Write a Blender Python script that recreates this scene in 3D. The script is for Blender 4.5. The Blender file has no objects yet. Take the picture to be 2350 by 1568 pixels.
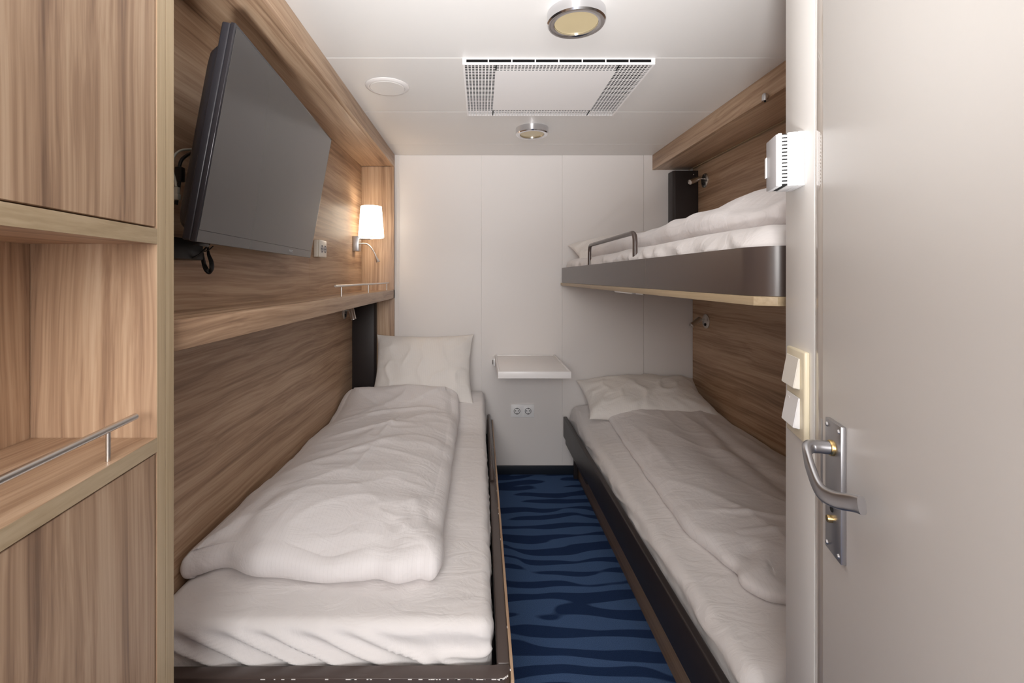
import bpy, bmesh, math, random
import numpy as np
from mathutils import Vector, Matrix, noise
random.seed(7)
C = bpy.context.scene.collection
PI = math.pi

# ------------------------------------------------------------------ camera
W_PX, H_PX, F_PX, CX, CY, EYE = 2350, 1568, 1060.0, 1104.0, 636.0, 1.295
cam_d = bpy.data.cameras.new('camera'); cam = bpy.data.objects.new('camera', cam_d); C.objects.link(cam)
cam.location = (0, 0, EYE); cam.rotation_euler = (PI/2, 0, 0)
cam_d.sensor_width = 36; cam_d.lens = F_PX/W_PX*36
cam_d.shift_x = (W_PX/2-CX)/W_PX; cam_d.shift_y = -(H_PX/2-CY)/W_PX
cam_d.clip_start = 0.02
bpy.context.scene.camera = cam

# ------------------------------------------------------------------ world, lights, exposure
w = bpy.data.worlds.new('world'); bpy.context.scene.world = w; w.use_nodes = True
w.node_tree.nodes['Background'].inputs[0].default_value = (0.9, 0.92, 1, 1)
w.node_tree.nodes['Background'].inputs[1].default_value = 0.3
vs = bpy.context.scene.view_settings
vs.view_transform = 'Standard'; vs.look = 'None'; vs.gamma = 1; vs.use_curve_mapping = False
vs.exposure = 0.27
bpy.context.scene.cycles.diffuse_bounces = 10; bpy.context.scene.cycles.max_bounces = 14
def area(name, loc, target, sx, sy, power, col=(1, 1, 1)):
    l = bpy.data.lights.new(name, 'AREA'); l.shape = 'RECTANGLE'; l.size = sx; l.size_y = sy
    l.energy = power; l.color = col
    o = bpy.data.objects.new(name, l); C.objects.link(o); o.location = loc
    o.rotation_euler = (Vector(target)-Vector(loc)).to_track_quat('-Z', 'Y').to_euler()
    return o
fl = bpy.data.lights.new('flash_bounce', 'SPOT'); fl.energy = 175; fl.color = (1, 0.985, 0.97); fl.spot_size = math.radians(66); fl.spot_blend = 1.0; fl.shadow_soft_size = 0.06
flo = bpy.data.objects.new('flash_bounce', fl); C.objects.link(flo); flo.location = (-0.05, -0.15, 1.0)
flo.rotation_euler = (Vector((0.1, 1.15, 2.1))-Vector(flo.location)).to_track_quat('-Z', 'Y').to_euler()
area('frontal_fill_light', (-0.15, -1.3, 1.6), (0.1, 3.0, 1.35), 1.3, 0.7, 48, (1, 0.985, 0.97))  # unseen soft fill added behind the camera, stands for no corridor fitting

# ------------------------------------------------------------------ materials
def srgb(r, g, b):
    f = lambda c: (c/255/12.92) if c/255 <= 0.04045 else ((c/255+0.055)/1.055)**2.4
    return (f(r), f(g), f(b), 1)
def base_mat(name, col, rough=0.5, metal=0.0, spec=0.5):
    m = bpy.data.materials.new(name); m.use_nodes = True
    b = m.node_tree.nodes['Principled BSDF']
    b.inputs['Base Color'].default_value = col; b.inputs['Roughness'].default_value = rough
    b.inputs['Metallic'].default_value = metal; b.inputs['Specular IOR Level'].default_value = spec
    return m
def N(m, t, **kw):
    n = m.node_tree.nodes.new(t)
    for k, v in kw.items(): setattr(n, k, v)
    return n
def L(m, a, b): m.node_tree.links.new(a, b)
def mathn(m, op, a, b=None):
    n = N(m, 'ShaderNodeMath', operation=op)
    for i, v in enumerate((a, b)):
        if v is None: continue
        if isinstance(v, (int, float)): n.inputs[i].default_value = v
        else: L(m, v, n.inputs[i])
    return n.outputs[0]
def ramp(m, fac, stops):
    r = N(m, 'ShaderNodeValToRGB'); e = r.color_ramp.elements
    while len(e) < len(stops): e.new(0.5)
    for i, (p, c) in enumerate(stops): e[i].position = p; e[i].color = c
    L(m, fac, r.inputs[0]); return r.outputs[0]
def mapped(m, scale, src=None):
    if src is None: src = N(m, 'ShaderNodeTexCoord').outputs['Object']
    mp = N(m, 'ShaderNodeMapping'); mp.inputs['Scale'].default_value = scale; L(m, src, mp.inputs[0]); return mp.outputs[0]
def noise_t(m, vec, scale=1, detail=3, rough=0.5, dist=0):
    n = N(m, 'ShaderNodeTexNoise'); n.inputs['Scale'].default_value = scale; n.inputs['Detail'].default_value = detail
    n.inputs['Roughness'].default_value = rough; n.inputs['Distortion'].default_value = dist
    L(m, vec, n.inputs['Vector']); return n
def bump(m, h, strength, dist=0.001):
    b = N(m, 'ShaderNodeBump'); b.inputs['Strength'].default_value = strength; b.inputs['Distance'].default_value = dist
    L(m, h, b.inputs['Height']); L(m, b.outputs[0], m.node_tree.nodes['Principled BSDF'].inputs['Normal'])

def wood(name, axis, cols, rough=0.42, seed=0.0, wav=0.05):
    m = base_mat(name, (1, 1, 1, 1), rough, 0, 0.4)
    b = m.node_tree.nodes['Principled BSDF']
    sc = lambda al, ac: tuple(al if i == 'XYZ'.index(axis) else ac for i in range(3))
    tc = N(m, 'ShaderNodeTexCoord')
    off = N(m, 'ShaderNodeVectorMath', operation='ADD'); off.inputs[1].default_value = (seed, seed*1.7, seed*0.6)
    L(m, tc.outputs['Object'], off.inputs[0])
    w0 = noise_t(m, mapped(m, sc(1.6, 4.5), off.outputs[0]), 1, 2)
    vv = N(m, 'ShaderNodeVectorMath', operation='SCALE'); vv.inputs['Scale'].default_value = wav
    L(m, w0.outputs['Color'], vv.inputs[0])
    warp = N(m, 'ShaderNodeVectorMath', operation='ADD'); L(m, off.outputs[0], warp.inputs[0]); L(m, vv.outputs[0], warp.inputs[1])
    n1 = noise_t(m, mapped(m, sc(0.55, 26), warp.outputs[0]), 1, 4, 0.6)
    n2 = noise_t(m, mapped(m, sc(2.2, 120), warp.outputs[0]), 1, 3, 0.65)
    n3 = noise_t(m, mapped(m, sc(0.4, 6), off.outputs[0]), 1, 2)
    s = mathn(m, 'ADD', mathn(m, 'MULTIPLY', n1.outputs[0], 0.52), mathn(m, 'MULTIPLY', n2.outputs[0], 0.32))
    s = mathn(m, 'ADD', s, mathn(m, 'MULTIPLY', n3.outputs[0], 0.2))
    L(m, ramp(m, s, [(0.37, cols[0]), (0.47, cols[1]), (0.54, cols[2]), (0.65, cols[3])]), b.inputs['Base Color'])
    bump(m, n2.outputs[0], 0.12, 0.0006)
    return m
WC = [srgb(124, 98, 79), srgb(162, 132, 107), srgb(182, 153, 126), srgb(202, 176, 150)]
EC = [srgb(158, 138, 110), srgb(170, 150, 120), srgb(180, 160, 130), srgb(192, 173, 144)]
M = {}
M['wood_y'] = wood('walnut_laminate_lengthwise', 'Y', WC, seed=1.3)
M['wood_x'] = wood('walnut_laminate_crosswise', 'X', WC, seed=4.1)
M['wood_z'] = wood('walnut_laminate_upright', 'Z', WC, seed=2.2)
M['wood_dark'] = wood('walnut_laminate_plinth', 'Y', [srgb(100, 80, 64), srgb(128, 104, 82), srgb(146, 120, 96), srgb(160, 134, 108)], seed=3)
M['edge_z'] = wood('oak_edge_band_upright', 'Z', EC, seed=5, wav=0.01)
M['edge_y'] = wood('oak_edge_band_lengthwise', 'Y', EC, seed=6, wav=0.01)
def paint(name, col, rough=0.4, spec=0.4, b=0.03, scale=300):
    m = base_mat(name, col, rough, 0, spec)
    n = noise_t(m, mapped(m, (1, 1, 1)), scale, 2); bump(m, n.outputs[0], b, 0.0005); return m
M['white_panel'] = paint('white_wall_panel', srgb(226, 222, 220), 0.38)
M['seam'] = paint('white_panel_seam', srgb(244, 242, 240), 0.5)
M['ceiling'] = paint('white_ceiling_panel', srgb(224, 222, 220), 0.42)
M['door'] = paint('pale_grey_door_paint', srgb(226, 224, 221), 0.40, 0.4, 0.02)
M['frame'] = paint('beige_steel_frame', srgb(186, 177, 168), 0.06, 0.9, 0.0)
M['white'] = base_mat('white_lacquer', srgb(238, 236, 236), 0.35)
M['white_plastic'] = base_mat('white_plastic', srgb(240, 240, 241), 0.3)
M['cream'] = base_mat('cream_plastic', srgb(238, 228, 200), 0.3)
M['ivory'] = base_mat('ivory_plastic', srgb(236, 232, 222), 0.3)
M['grey_plastic'] = base_mat('grey_plastic', srgb(176, 174, 176), 0.4)
M['black'] = base_mat('black_plastic', srgb(22, 21, 22), 0.45)
M['void'] = base_mat('dark_interior', srgb(20, 20, 22), 0.9)
M['tv'] = base_mat('television_casing', srgb(48, 47, 52), 0.32)
M['tv_edge'] = base_mat('television_glossy_edge', srgb(60, 58, 62), 0.12, 0.3)
M['screen'] = base_mat('television_screen', srgb(72, 69, 68), 0.16, 0, 0.6)
M['logo'] = base_mat('silver_print', srgb(180, 178, 178), 0.4)
M['steel_brown'] = paint('dark_brown_powder_coat', srgb(78, 67, 63), 0.27, 0.55, 0.04)
M['steel_black'] = paint('black_brown_powder_coat', srgb(44, 38, 38), 0.42, 0.5, 0.04)
M['chrome'] = base_mat('polished_chrome', (0.72, 0.72, 0.74, 1), 0.16, 1)
M['steel'] = base_mat('brushed_steel', (0.66, 0.63, 0.6, 1), 0.3, 1)
M['alu'] = base_mat('satin_aluminium', (0.5, 0.5, 0.52, 1), 0.36, 1)
M['brass'] = base_mat('brass', (0.7, 0.5, 0.22, 1), 0.25, 1)
M['lamp_glass'] = base_mat('amber_lamp_glass', srgb(206, 190, 152), 0.2, 0.15)
M['skirting'] = paint('dark_navy_skirting', srgb(30, 36, 46), 0.45)
M['cable_grey'] = base_mat('grey_cable_sheath', srgb(176, 176, 166), 0.5)
M['chip'] = base_mat('bare_metal_chip', srgb(222, 218, 214), 0.6)
m = base_mat('glowing_lamp_shade', srgb(250, 246, 240), 0.8); M['shade'] = m
b = m.node_tree.nodes['Principled BSDF']; b.inputs['Emission Color'].default_value = (1, 0.86, 0.68, 1); b.inputs['Emission Strength'].default_value = 3.4

def linen(name, col, stripes=False):
    m = base_mat(name, col, 0.85, 0, 0.2)
    b = m.node_tree.nodes['Principled BSDF']
    b.inputs['Sheen Weight'].default_value = 0.15
    tc = N(m, 'ShaderNodeTexCoord')
    n = noise_t(m, mapped(m, (1, 1.5, 1), tc.outputs['Object']), 11, 5, 0.55, 1.4)
    h = n.outputs[0]
    if stripes:
        wv = N(m, 'ShaderNodeTexWave', bands_direction='X', wave_profile='SIN'); wv.inputs['Scale'].default_value = 28
        L(m, mapped(m, (1, 0.02, 0.02), tc.outputs['Object']), wv.inputs['Vector'])
        f = mathn(m, 'GREATER_THAN', wv.outputs[1], 0.965)
        c2 = tuple(c*0.955 for c in col[:3])+(1,)
        L(m, ramp(m, f, [(0.0, col), (1.0, c2)]), b.inputs['Base Color'])
    bump(m, h, 0.32, 0.012)
    return m
M['sheet'] = linen('white_bed_sheet', srgb(222, 218, 217))
M['duvet'] = linen('white_striped_duvet', srgb(224, 220, 220), True)
M['pillow'] = linen('white_striped_pillowcase', srgb(228, 224, 220), True)

m = base_mat('blue_wave_carpet', (0, 0, 0, 1), 0.95, 0, 0.1); M['carpet'] = m
tc = N(m, 'ShaderNodeTexCoord'); sep = N(m, 'ShaderNodeSeparateXYZ'); L(m, tc.outputs['Object'], sep.inputs[0])
na = noise_t(m, mapped(m, (2.6, 2.6, 1), tc.outputs['Object']), 1, 1)
nb = noise_t(m, mapped(m, (3.2, 15, 1), tc.outputs['Object']), 1, 0)
ph = mathn(m, 'ADD', mathn(m, 'MULTIPLY', sep.outputs[1], 2*PI/0.088), mathn(m, 'MULTIPLY', na.outputs[0], 14.0))
sv = mathn(m, 'ADD', mathn(m, 'SINE', ph), mathn(m, 'MULTIPLY', mathn(m, 'SUBTRACT', nb.outputs[0], 0.5), 6.0))
edge = N(m, 'ShaderNodeMapRange'); edge.inputs['From Min'].default_value = -0.12; edge.inputs['From Max'].default_value = 0.16; L(m, sv, edge.inputs[0])
fib = noise_t(m, mapped(m, (1, 1, 1), tc.outputs['Object']), 420, 2)
colr = ramp(m, edge.outputs[0], [(0, srgb(72, 97, 137)), (1, srgb(36, 55, 90))])
mx = N(m, 'ShaderNodeMix', data_type='RGBA', blend_type='MULTIPLY'); mx.inputs[0].default_value = 0.7
L(m, colr, mx.inputs[6]); L(m, ramp(m, fib.outputs[0], [(0.3, (0.55, 0.55, 0.55, 1)), (0.7, (1.25, 1.25, 1.25, 1))]), mx.inputs[7])
L(m, mx.outputs[2], m.node_tree.nodes['Principled BSDF'].inputs['Base Color'])
bump(m, fib.outputs[0], 0.5, 0.002)

# ------------------------------------------------------------------ mesh helpers
OFF = {}
def smooth_mesh(me, ang=35):
    for p in me.polygons: p.use_smooth = True
    me.set_sharp_from_angle(angle=math.radians(ang))
def link(name, me, mat, parent=None, smooth=True, ang=35):
    if mat is not None: me.materials.append(mat)
    if smooth: smooth_mesh(me, ang)
    o = bpy.data.objects.new(name, me); C.objects.link(o)
    if parent is not None:
        o.parent = parent
        off = OFF.get(parent.name)
        OFF[o.name] = off
        if off is not None:
            for v in me.vertices: v.co -= off
    else: OFF[o.name] = None
    return o
def thing(name, label, cat, loc=(0, 0, 0), group=None, kind=None, matrix=None):
    o = bpy.data.objects.new(name, None); C.objects.link(o); o.empty_display_size = 0.05
    if matrix is not None: o.matrix_world = matrix; OFF[o.name] = None
    else: o.location = loc; OFF[o.name] = Vector(loc)
    if kind: o['kind'] = kind
    if label: o['label'] = label
    if cat: o['category'] = cat
    if group: o['group'] = group
    return o
def tag(o, label, cat=None, group=None, kind=None):
    o['label'] = label
    if cat: o['category'] = cat
    if group: o['group'] = group
    if kind: o['kind'] = kind
    return o
def from_bm(name, bm, mat, parent=None, smooth=True, ang=35):
    bmesh.ops.recalc_face_normals(bm, faces=bm.faces)
    me = bpy.data.meshes.new(name); bm.to_mesh(me); bm.free()
    return link(name, me, mat, parent, smooth, ang)
def bm_prism(bm, poly, z0, z1, bev=0.0, seg=2):
    vb = [bm.verts.new((x, y, z0)) for x, y in poly]; vt = [bm.verts.new((x, y, z1)) for x, y in poly]
    fs = [bm.faces.new(vb[::-1]), bm.faces.new(vt)]
    n = len(poly)
    for i in range(n): fs.append(bm.faces.new((vb[i], vb[(i+1) % n], vt[(i+1) % n], vt[i])))
    if bev > 0:
        es = {e for f in fs for e in f.edges}
        bmesh.ops.bevel(bm, geom=list(es), offset=bev, segments=seg, profile=0.5, affect='EDGES')
def bm_box(bm, x0, x1, y0, y1, z0, z1, bev=0.0, seg=2):
    bm_prism(bm, [(x0, y0), (x1, y0), (x1, y1), (x0, y1)], z0, z1, bev, seg)
def box(name, b, mat, parent=None, bev=0.0015, seg=2):
    bm = bmesh.new(); bm_box(bm, *b, bev, seg); return from_bm(name, bm, mat, parent)
def prism(name, poly, z0, z1, mat, parent=None, bev=0.0015, seg=2):
    bm = bmesh.new(); bm_prism(bm, poly, z0, z1, bev, seg); return from_bm(name, bm, mat, parent)
def frame_of(t, up=Vector((0, 0, 1))):
    t = t.normalized()
    if abs(t.dot(up.normalized())) > 0.95: up = Vector((0, 1, 0)) if abs(t.y) < 0.7 else Vector((0, 0, 1))
    s = t.cross(up).normalized(); return s, s.cross(t).normalized()
def bm_tube(bm, pts, r, n=12, cap=True, ry=None, up=Vector((0, 0, 1))):
    pts = [Vector(p) for p in pts]; pts = [p for i, p in enumerate(pts) if i == 0 or (p-pts[i-1]).length > 1e-7]; rings = []
    sd = None
    for i, p in enumerate(pts):
        t = (pts[min(i+1, len(pts)-1)]-pts[max(i-1, 0)]).normalized()
        if sd is None: sd, u = frame_of(t, up)
        else: sd = (sd-t*sd.dot(t)).normalized(); u = sd.cross(t).normalized()
        rings.append([bm.verts.new(p+sd*math.cos(a)*r+u*math.sin(a)*(ry or r)) for a in [2*PI*k/n for k in range(n)]])
    for a, b_ in zip(rings, rings[1:]):
        for k in range(n): bm.faces.new((a[k], a[(k+1) % n], b_[(k+1) % n], b_[k]))
    if cap: bm.faces.new(rings[0][::-1]); bm.faces.new(rings[-1])
def tube(name, pts, r, mat, parent=None, n=12, ry=None, up=Vector((0, 0, 1))):
    bm = bmesh.new(); bm_tube(bm, pts, r, n, True, ry, up); return from_bm(name, bm, mat, parent, True, 50)
def spline(pts, k=8):
    pts = [Vector(p) for p in pts]; out = []
    P = [pts[0]*2-pts[1]]+pts+[pts[-1]*2-pts[-2]]
    for i in range(1, len(P)-2):
        a, b_, c, d = P[i-1:i+3]
        for j in range(k):
            t = j/k
            out.append(0.5*((2*b_)+(c-a)*t+(2*a-5*b_+4*c-d)*t*t+(3*b_-a-3*c+d)*t**3))
    out.append(pts[-1]); return out
def fillet(pts, r, k=6):
    pts = [Vector(p) for p in pts]; out = [pts[0]]
    for a, b_, c in zip(pts, pts[1:], pts[2:]):
        u = (a-b_).normalized(); v = (c-b_).normalized()
        p0 = b_+u*r; p1 = b_+v*r
        for j in range(k+1):
            t = j/k; out.append(p0*(1-t)**2+b_*2*t*(1-t)+p1*t*t)
    out.append(pts[-1]); return out
def bm_lathe(bm, prof, origin, axis=Vector((0, 0, 1)), n=32):
    origin = Vector(origin); axis = Vector(axis).normalized(); s, u = frame_of(axis, Vector((0, 1, 0.01)))
    rings = []
    for r, h in prof:
        if r < 1e-6: rings.append([bm.verts.new(origin+axis*h)])
        else: rings.append([bm.verts.new(origin+axis*h+s*math.cos(2*PI*k/n)*r+u*math.sin(2*PI*k/n)*r) for k in range(n)])
    for a, b_ in zip(rings, rings[1:]):
        for k in range(n):
            A = a[k % len(a)], a[(k+1) % len(a)]; B = b_[k % len(b_)], b_[(k+1) % len(b_)]
            f = [A[0]]
            if A[1] is not A[0]: f.append(A[1])
            if B[1] is not B[0]: f.append(B[1])
            f.append(B[0])
            bm.faces.new(f)
def lathe(name, prof, origin, mat, parent=None, axis=(0, 0, 1), n=32, ang=35):
    bm = bmesh.new(); bm_lathe(bm, prof, origin, axis, n); return from_bm(name, bm, mat, parent, True, ang)

def px(u, v, Y): return Vector(((u-CX)/F_PX*Y, Y, EYE-(v-CY)/F_PX*Y))

# ------------------------------------------------------------------ room dimensions
ZC = 2.097; YB = 3.037; XL = -0.7755; XLL = -0.825; XR = 1.388; XF = -0.567; YMIN = -1.4

# floor
o = tag(box('floor', (-1.25, 1.5, YMIN, 3.1, -0.05, 0.0), M['carpet'], None, 0), 'blue carpet floor with dark navy wave pattern between the beds', kind='structure')
# ceiling of panels
o = tag(box('ceiling', (-1.25, 1.5, YMIN, 3.1, ZC+0.006, ZC+0.05), M['seam'], None, 0), 'white panelled ceiling with fine cross seams', kind='structure')
ys = [YMIN, -0.51, 0.04, 0.59, 1.14, 1.69, 2.243, 2.787, 3.037]
for a, b_ in zip(ys, ys[1:]): box('panel', (-1.25, 1.5, a+0.0012, b_-0.0012, ZC, ZC+0.008), M['ceiling'], o, 0.001, 1)
# back wall of panels
o = tag(box('wall_back', (-1.25, 1.5, YB+0.006, YB+0.06, 0, ZC), M['seam'], None, 0), 'white panelled wall between the bunks with fine upright seams', kind='structure')
xs = [-1.0, 0.003, 0.533, 1.069, 1.5]
for a, b_ in zip(xs, xs[1:]): box('panel', (a+0.001, b_-0.001, YB, YB+0.008, 0.0, ZC), M['white_panel'], o, 0.0008, 1)
box('edge_strip', (XF-0.002, XF+0.028, YB-0.004, YB+0.002, 0, ZC), M['white_panel'], o, 0.001, 1)
# skirting
tag(box('baseboard_back', (-0.5, 0.665, YB-0.012, YB, 0, 0.058), M['skirting'], None, 0.003), 'dark navy skirting strip along the white wall', kind='structure')
# left wall
o = tag(box('wall_left', (-0.95, XLL-0.012, -0.05, 3.037, 0, ZC), M['void'], None, 0), 'left cabin wall clad in walnut laminate panels', kind='structure')
ou = tag(box('wall_left_upper', (XLL-0.0115, XL-0.012, 0.83, 2.998, 1.185, 2.0150), M['void'], None, 0), 'built-out upper wall of walnut laminate behind the television', kind='structure')
for a, b_ in ((0.83, 2.086), (2.086, 2.998)): box('panel', (XL-0.0118, XL, a+0.0007, b_-0.0007, 1.185, 2.015), M['wood_y'], ou, 0.0008, 1)
box('panel', (XLL-0.012, XLL, 0.83, 2.998, 0.0, 1.16), M['wood_y'], o, 0.0008, 1)
# right wall
o = tag(box('wall_right', (XR+0.012, 1.5, -0.05, 3.037, 0, ZC), M['void'], None, 0), 'right cabin wall clad in walnut laminate panels', kind='structure')
box('panel', (XR, XR+0.012, 0.3, 3.030, 1.26, 2.02), M['wood_y'], o, 0.0008, 1)
box('panel', (XR, XR+0.012, 0.3, 3.030, 0.0, 1.258), M['wood_y'], o, 0.0008, 1)
# bulkheads under the ceiling
o = thing('trim_1', 'walnut box running along the ceiling over the television', None, (XF, 0.83, 2.014), kind='structure')
box('fascia', (XF-0.02, XF, 0.80, YB-0.001, 2.014, ZC), M['wood_y'], o, 0.001)
box('soffit', (XLL, XF-0.0205, 0.80, 2.998, 2.0155, 2.035), M['wood_y'], o, 0.001)
o = thing('trim_2', 'walnut box running along the ceiling over the upper bunk', None, (1.126, 0.8, 1.998), kind='structure')
box('fascia', (1.126, 1.146, 0.7, YB-0.001, 1.998, ZC), M['wood_y'], o, 0.001)
box('soffit', (1.1465, 1.363, 0.7, YB-0.001, 1.9995, 2.02), M['wood_y'], o, 0.001)
box('edge_strip', (1.3635, 1.3665, 0.7, YB-0.001, 1.996, 2.02), M['edge_y'], o, 0)
# pilaster
tag(box('trim_3', (XLL-0.01, XF, 2.9985, YB-0.004, 0.3, 2.0135), M['wood_z'], None, 0.001), 'upright walnut board in the corner behind the wall lamp', kind='structure')
# corridor behind the camera
tag(box('wall_entry', (-1.25, 1.5, YMIN-0.05, YMIN, 0, ZC), M['white_panel'], None, 0), 'pale corridor wall behind the viewer', kind='structure')
tag(box('wall_corridor_left', (-1.3, -1.25, YMIN, -0.05, 0, ZC), M['white_panel'], None, 0), 'pale corridor end wall on the left', kind='structure')
tag(box('wall_corridor_right', (1.5, 1.55, YMIN, -0.05, 0, ZC), M['white_panel'], None, 0), 'pale corridor end wall on the right', kind='structure')
tag(box('wall_entry_left', (-1.25, -0.62, -0.10, -0.05, 0, ZC), M['white_panel'], None, 0), 'pale wall beside the cabin entrance on the left', kind='structure')

# ------------------------------------------------------------------ bathroom wall, door
K = 0.30; LN = math.sqrt(1+K*K); D2 = Vector((K/LN, 1/LN, 0)); N2 = Vector((-1/LN, K/LN, 0)); X0 = 0.2947
def wl(Y, p=0.0, z=0.0): return Vector((X0+K*Y, Y, z))+N2*p     # point on the wall line, p out of the wall
def wpoly(ya, yb, p0, p1): return [tuple(wl(ya, p0)[:2]), tuple(wl(yb, p0)[:2]), tuple(wl(yb, p1)[:2]), tuple(wl(ya, p1)[:2])]
Y_END, Y_JAMB, Y_DOOR, Y_HINGE = 0.82, 0.7004, 0.6685, 0.045
o = tag(prism('wall_bathroom', wpoly(Y_JAMB, Y_END, -0.035, 0), 0, ZC-0.001, M['door'], None, 0.0015), 'narrow pale grey wall strip carrying the light switches', kind='structure')
tag(prism('wall_bathroom_end', [tuple(wl(Y_END-0.002, -0.036)[:2]), tuple(wl(Y_END-0.002, -0.034)[:2]), (1.38, 0.83), (1.38, 0.80)], 0, ZC-0.001, M['door'], None, 0), 'pale end wall of the bathroom at the foot of the bunks', kind='structure')
tag(prism('wall_entry_right', wpoly(-0.12, Y_HINGE-0.03, -0.05, 0), 0, ZC-0.001, M['door'], None, 0), 'pale wall on the hinge side of the bathroom door', kind='structure')
tag(prism('wall_entry_corner', [(0.262, -0.12), (1.5, -0.12), (1.5, -0.07), (0.27, -0.07)], 0, ZC-0.001, M['door'], None, 0), 'pale corridor wall beside the bathroom door', kind='structure')
o = thing('trim_4', 'beige glossy steel frame of the bathroom door', None, wl(Y_JAMB), kind='structure')
prism('jamb', wpoly(Y_DOOR+0.0004, Y_JAMB-0.0006, -0.04, -0.0008), 0, ZC-0.002, M['frame'], o, 0.001)
prism('jamb', wpoly(Y_HINGE-0.03, Y_HINGE-0.002, -0.04, -0.001), 0, ZC-0.002, M['frame'], o, 0.001)
prism('strike_plate', wpoly(Y_DOOR+0.001, Y_DOOR+0.0105, -0.002, -0.0003), 0.965, 1.088, M['alu'], o, 0.0008)
door = thing('door_1', 'pale grey bathroom door with lever handle', None, wl(0.35), kind='structure')
prism('door_leaf', wpoly(Y_HINGE, Y_DOOR, -0.034, 0.0012), 0.012, ZC-0.01, M['door'], door, 0.002, 3)
hp = prism('handle_plate', wpoly(0.597, 0.6425, 0.0014, 0.0075), 0.921, 1.100, M['alu'], door, 0.0008)
for Y in (0.603, 0.6365):
    for z in (0.929, 1.092): lathe('screw', [(0, 0.0024), (0.0025, 0.002), (0.0035, 0.0)], wl(Y, 0.0074, z), M['alu'], hp, N2, 16)
lathe('rosette', [(0, 0.0045), (0.0098, 0.0045), (0.0105, 0.0035), (0.0105, 0)], wl(0.62, 0.0074, 1.0646), M['brass'], hp, N2, 24)
lathe('lock_button', [(0, 0.006), (0.0045, 0.006), (0.005, 0.004), (0.005, 0)], wl(0.622, 0.0074, 0.968), M['brass'], hp, N2, 16)
lathe('lock_indicator', [(0, 0.001), (0.0045, 0.001), (0.005, 0)], wl(0.622, 0.0074, 0.982), M['void'], hp, N2, 16)
hub = wl(0.62, 0, 1.0646)
q = lambda p, s, z: Vector((hub.x, hub.y, z))+N2*p-D2*s
lv = spline([q(0.0120, 0, 1.0646), q(0.026, 0, 1.0646), q(0.036, 0.003, 1.064), q(0.0415, 0.014, 1.058), q(0.043, 0.032, 1.043), q(0.0425, 0.058, 1.0285), q(0.036, 0.082, 1.029), q(0.027, 0.105, 1.037), q(0.024, 0.118, 1.0405)], 6)
lever = bmesh.new()
rings = []
for i, p in enumerate(lv):
    t = (lv[min(i+1, len(lv)-1)]-lv[max(i-1, 0)]).normalized()
    side = Vector((0, 0, 1)); side = (side-t*side.dot(t)).normalized(); oth = t.cross(side)
    f = min(1, max(0, (i-9)/10)); a = 0.0088*(1-f)+0.0098*f; c = 0.0088*(1-f)+0.0045*f
    rg = []
    for k in range(20):
        th = 2*PI*k/20; cs, sn = math.cos(th), math.sin(th); e = 1-0.35*f
        rg.append(lever.verts.new(p+side*a*math.copysign(abs(cs)**e, cs)+oth*c*math.copysign(abs(sn)**e, sn)))
    rings.append(rg)
for a_, b_ in zip(rings, rings[1:]):
    for k in range(20): lever.faces.new((a_[k], a_[(k+1) % 20], b_[(k+1) % 20], b_[k]))
lever.faces.new(rings[0][::-1]); lever.faces.new(rings[-1])
from_bm('handle_lever', lever, M['alu'], door, True, 50)

# thermostat
th = thing('room_thermostat', 'white ribbed room thermostat box mounted high on the bathroom wall corner', 'thermostat', wl(0.757, 0, 1.48))
ztop, zbot = 1.528, 1.441
def tpoly(ya, yb, p0, p1, c=0.004):
    return [tuple(wl(ya, p0)[:2]), tuple(wl(yb, p0)[:2]), tuple(wl(yb, p1)[:2]), tuple(wl(ya+c, p1)[:2])]
prism('back_plate', tpoly(0.7333, 0.792, 0.0003, 0.010, 0.0), zbot, ztop, M['white_plastic'], th, 0.0015)
prism('housing', tpoly(0.7337, 0.791, 0.0105, 0.0235, 0.001), zbot+0.0005, ztop-0.0005, M['white_plastic'], th, 0.001)
prism('inner_core', tpoly(0.738, 0.789, 0.020, 0.0335, 0.0), zbot+0.002, ztop-0.002, M['void'], th, 0)
for k in range(14):
    z = ztop-0.0055-k*0.0058
    for p0, p1 in ((0.0235, 0.0272), (0.0275, 0.0312)): prism('vent_rib', tpoly(0.7345, 0.790, p0, p1, 0.0003), z-0.0018, z+0.0014, M['white_plastic'], th, 0.0003, 1)
fc = prism('cover', tpoly(0.7345, 0.790, 0.0315, 0.0375, 0.002), zbot+0.0005, ztop-0.0005, M['white_plastic'], th, 0.0015)
prism('front_label', tpoly(0.7385, 0.788, 0.0376, 0.0392, 0.0005), zbot+0.0015, ztop-0.0015, M['grey_plastic'], fc, 0.0006)
prism('setting_dial', tpoly(0.781, 0.7895, 0.0393, 0.0415, 0.0), 1.465, 1.500, M['white_plastic'], fc, 0.001)

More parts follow.
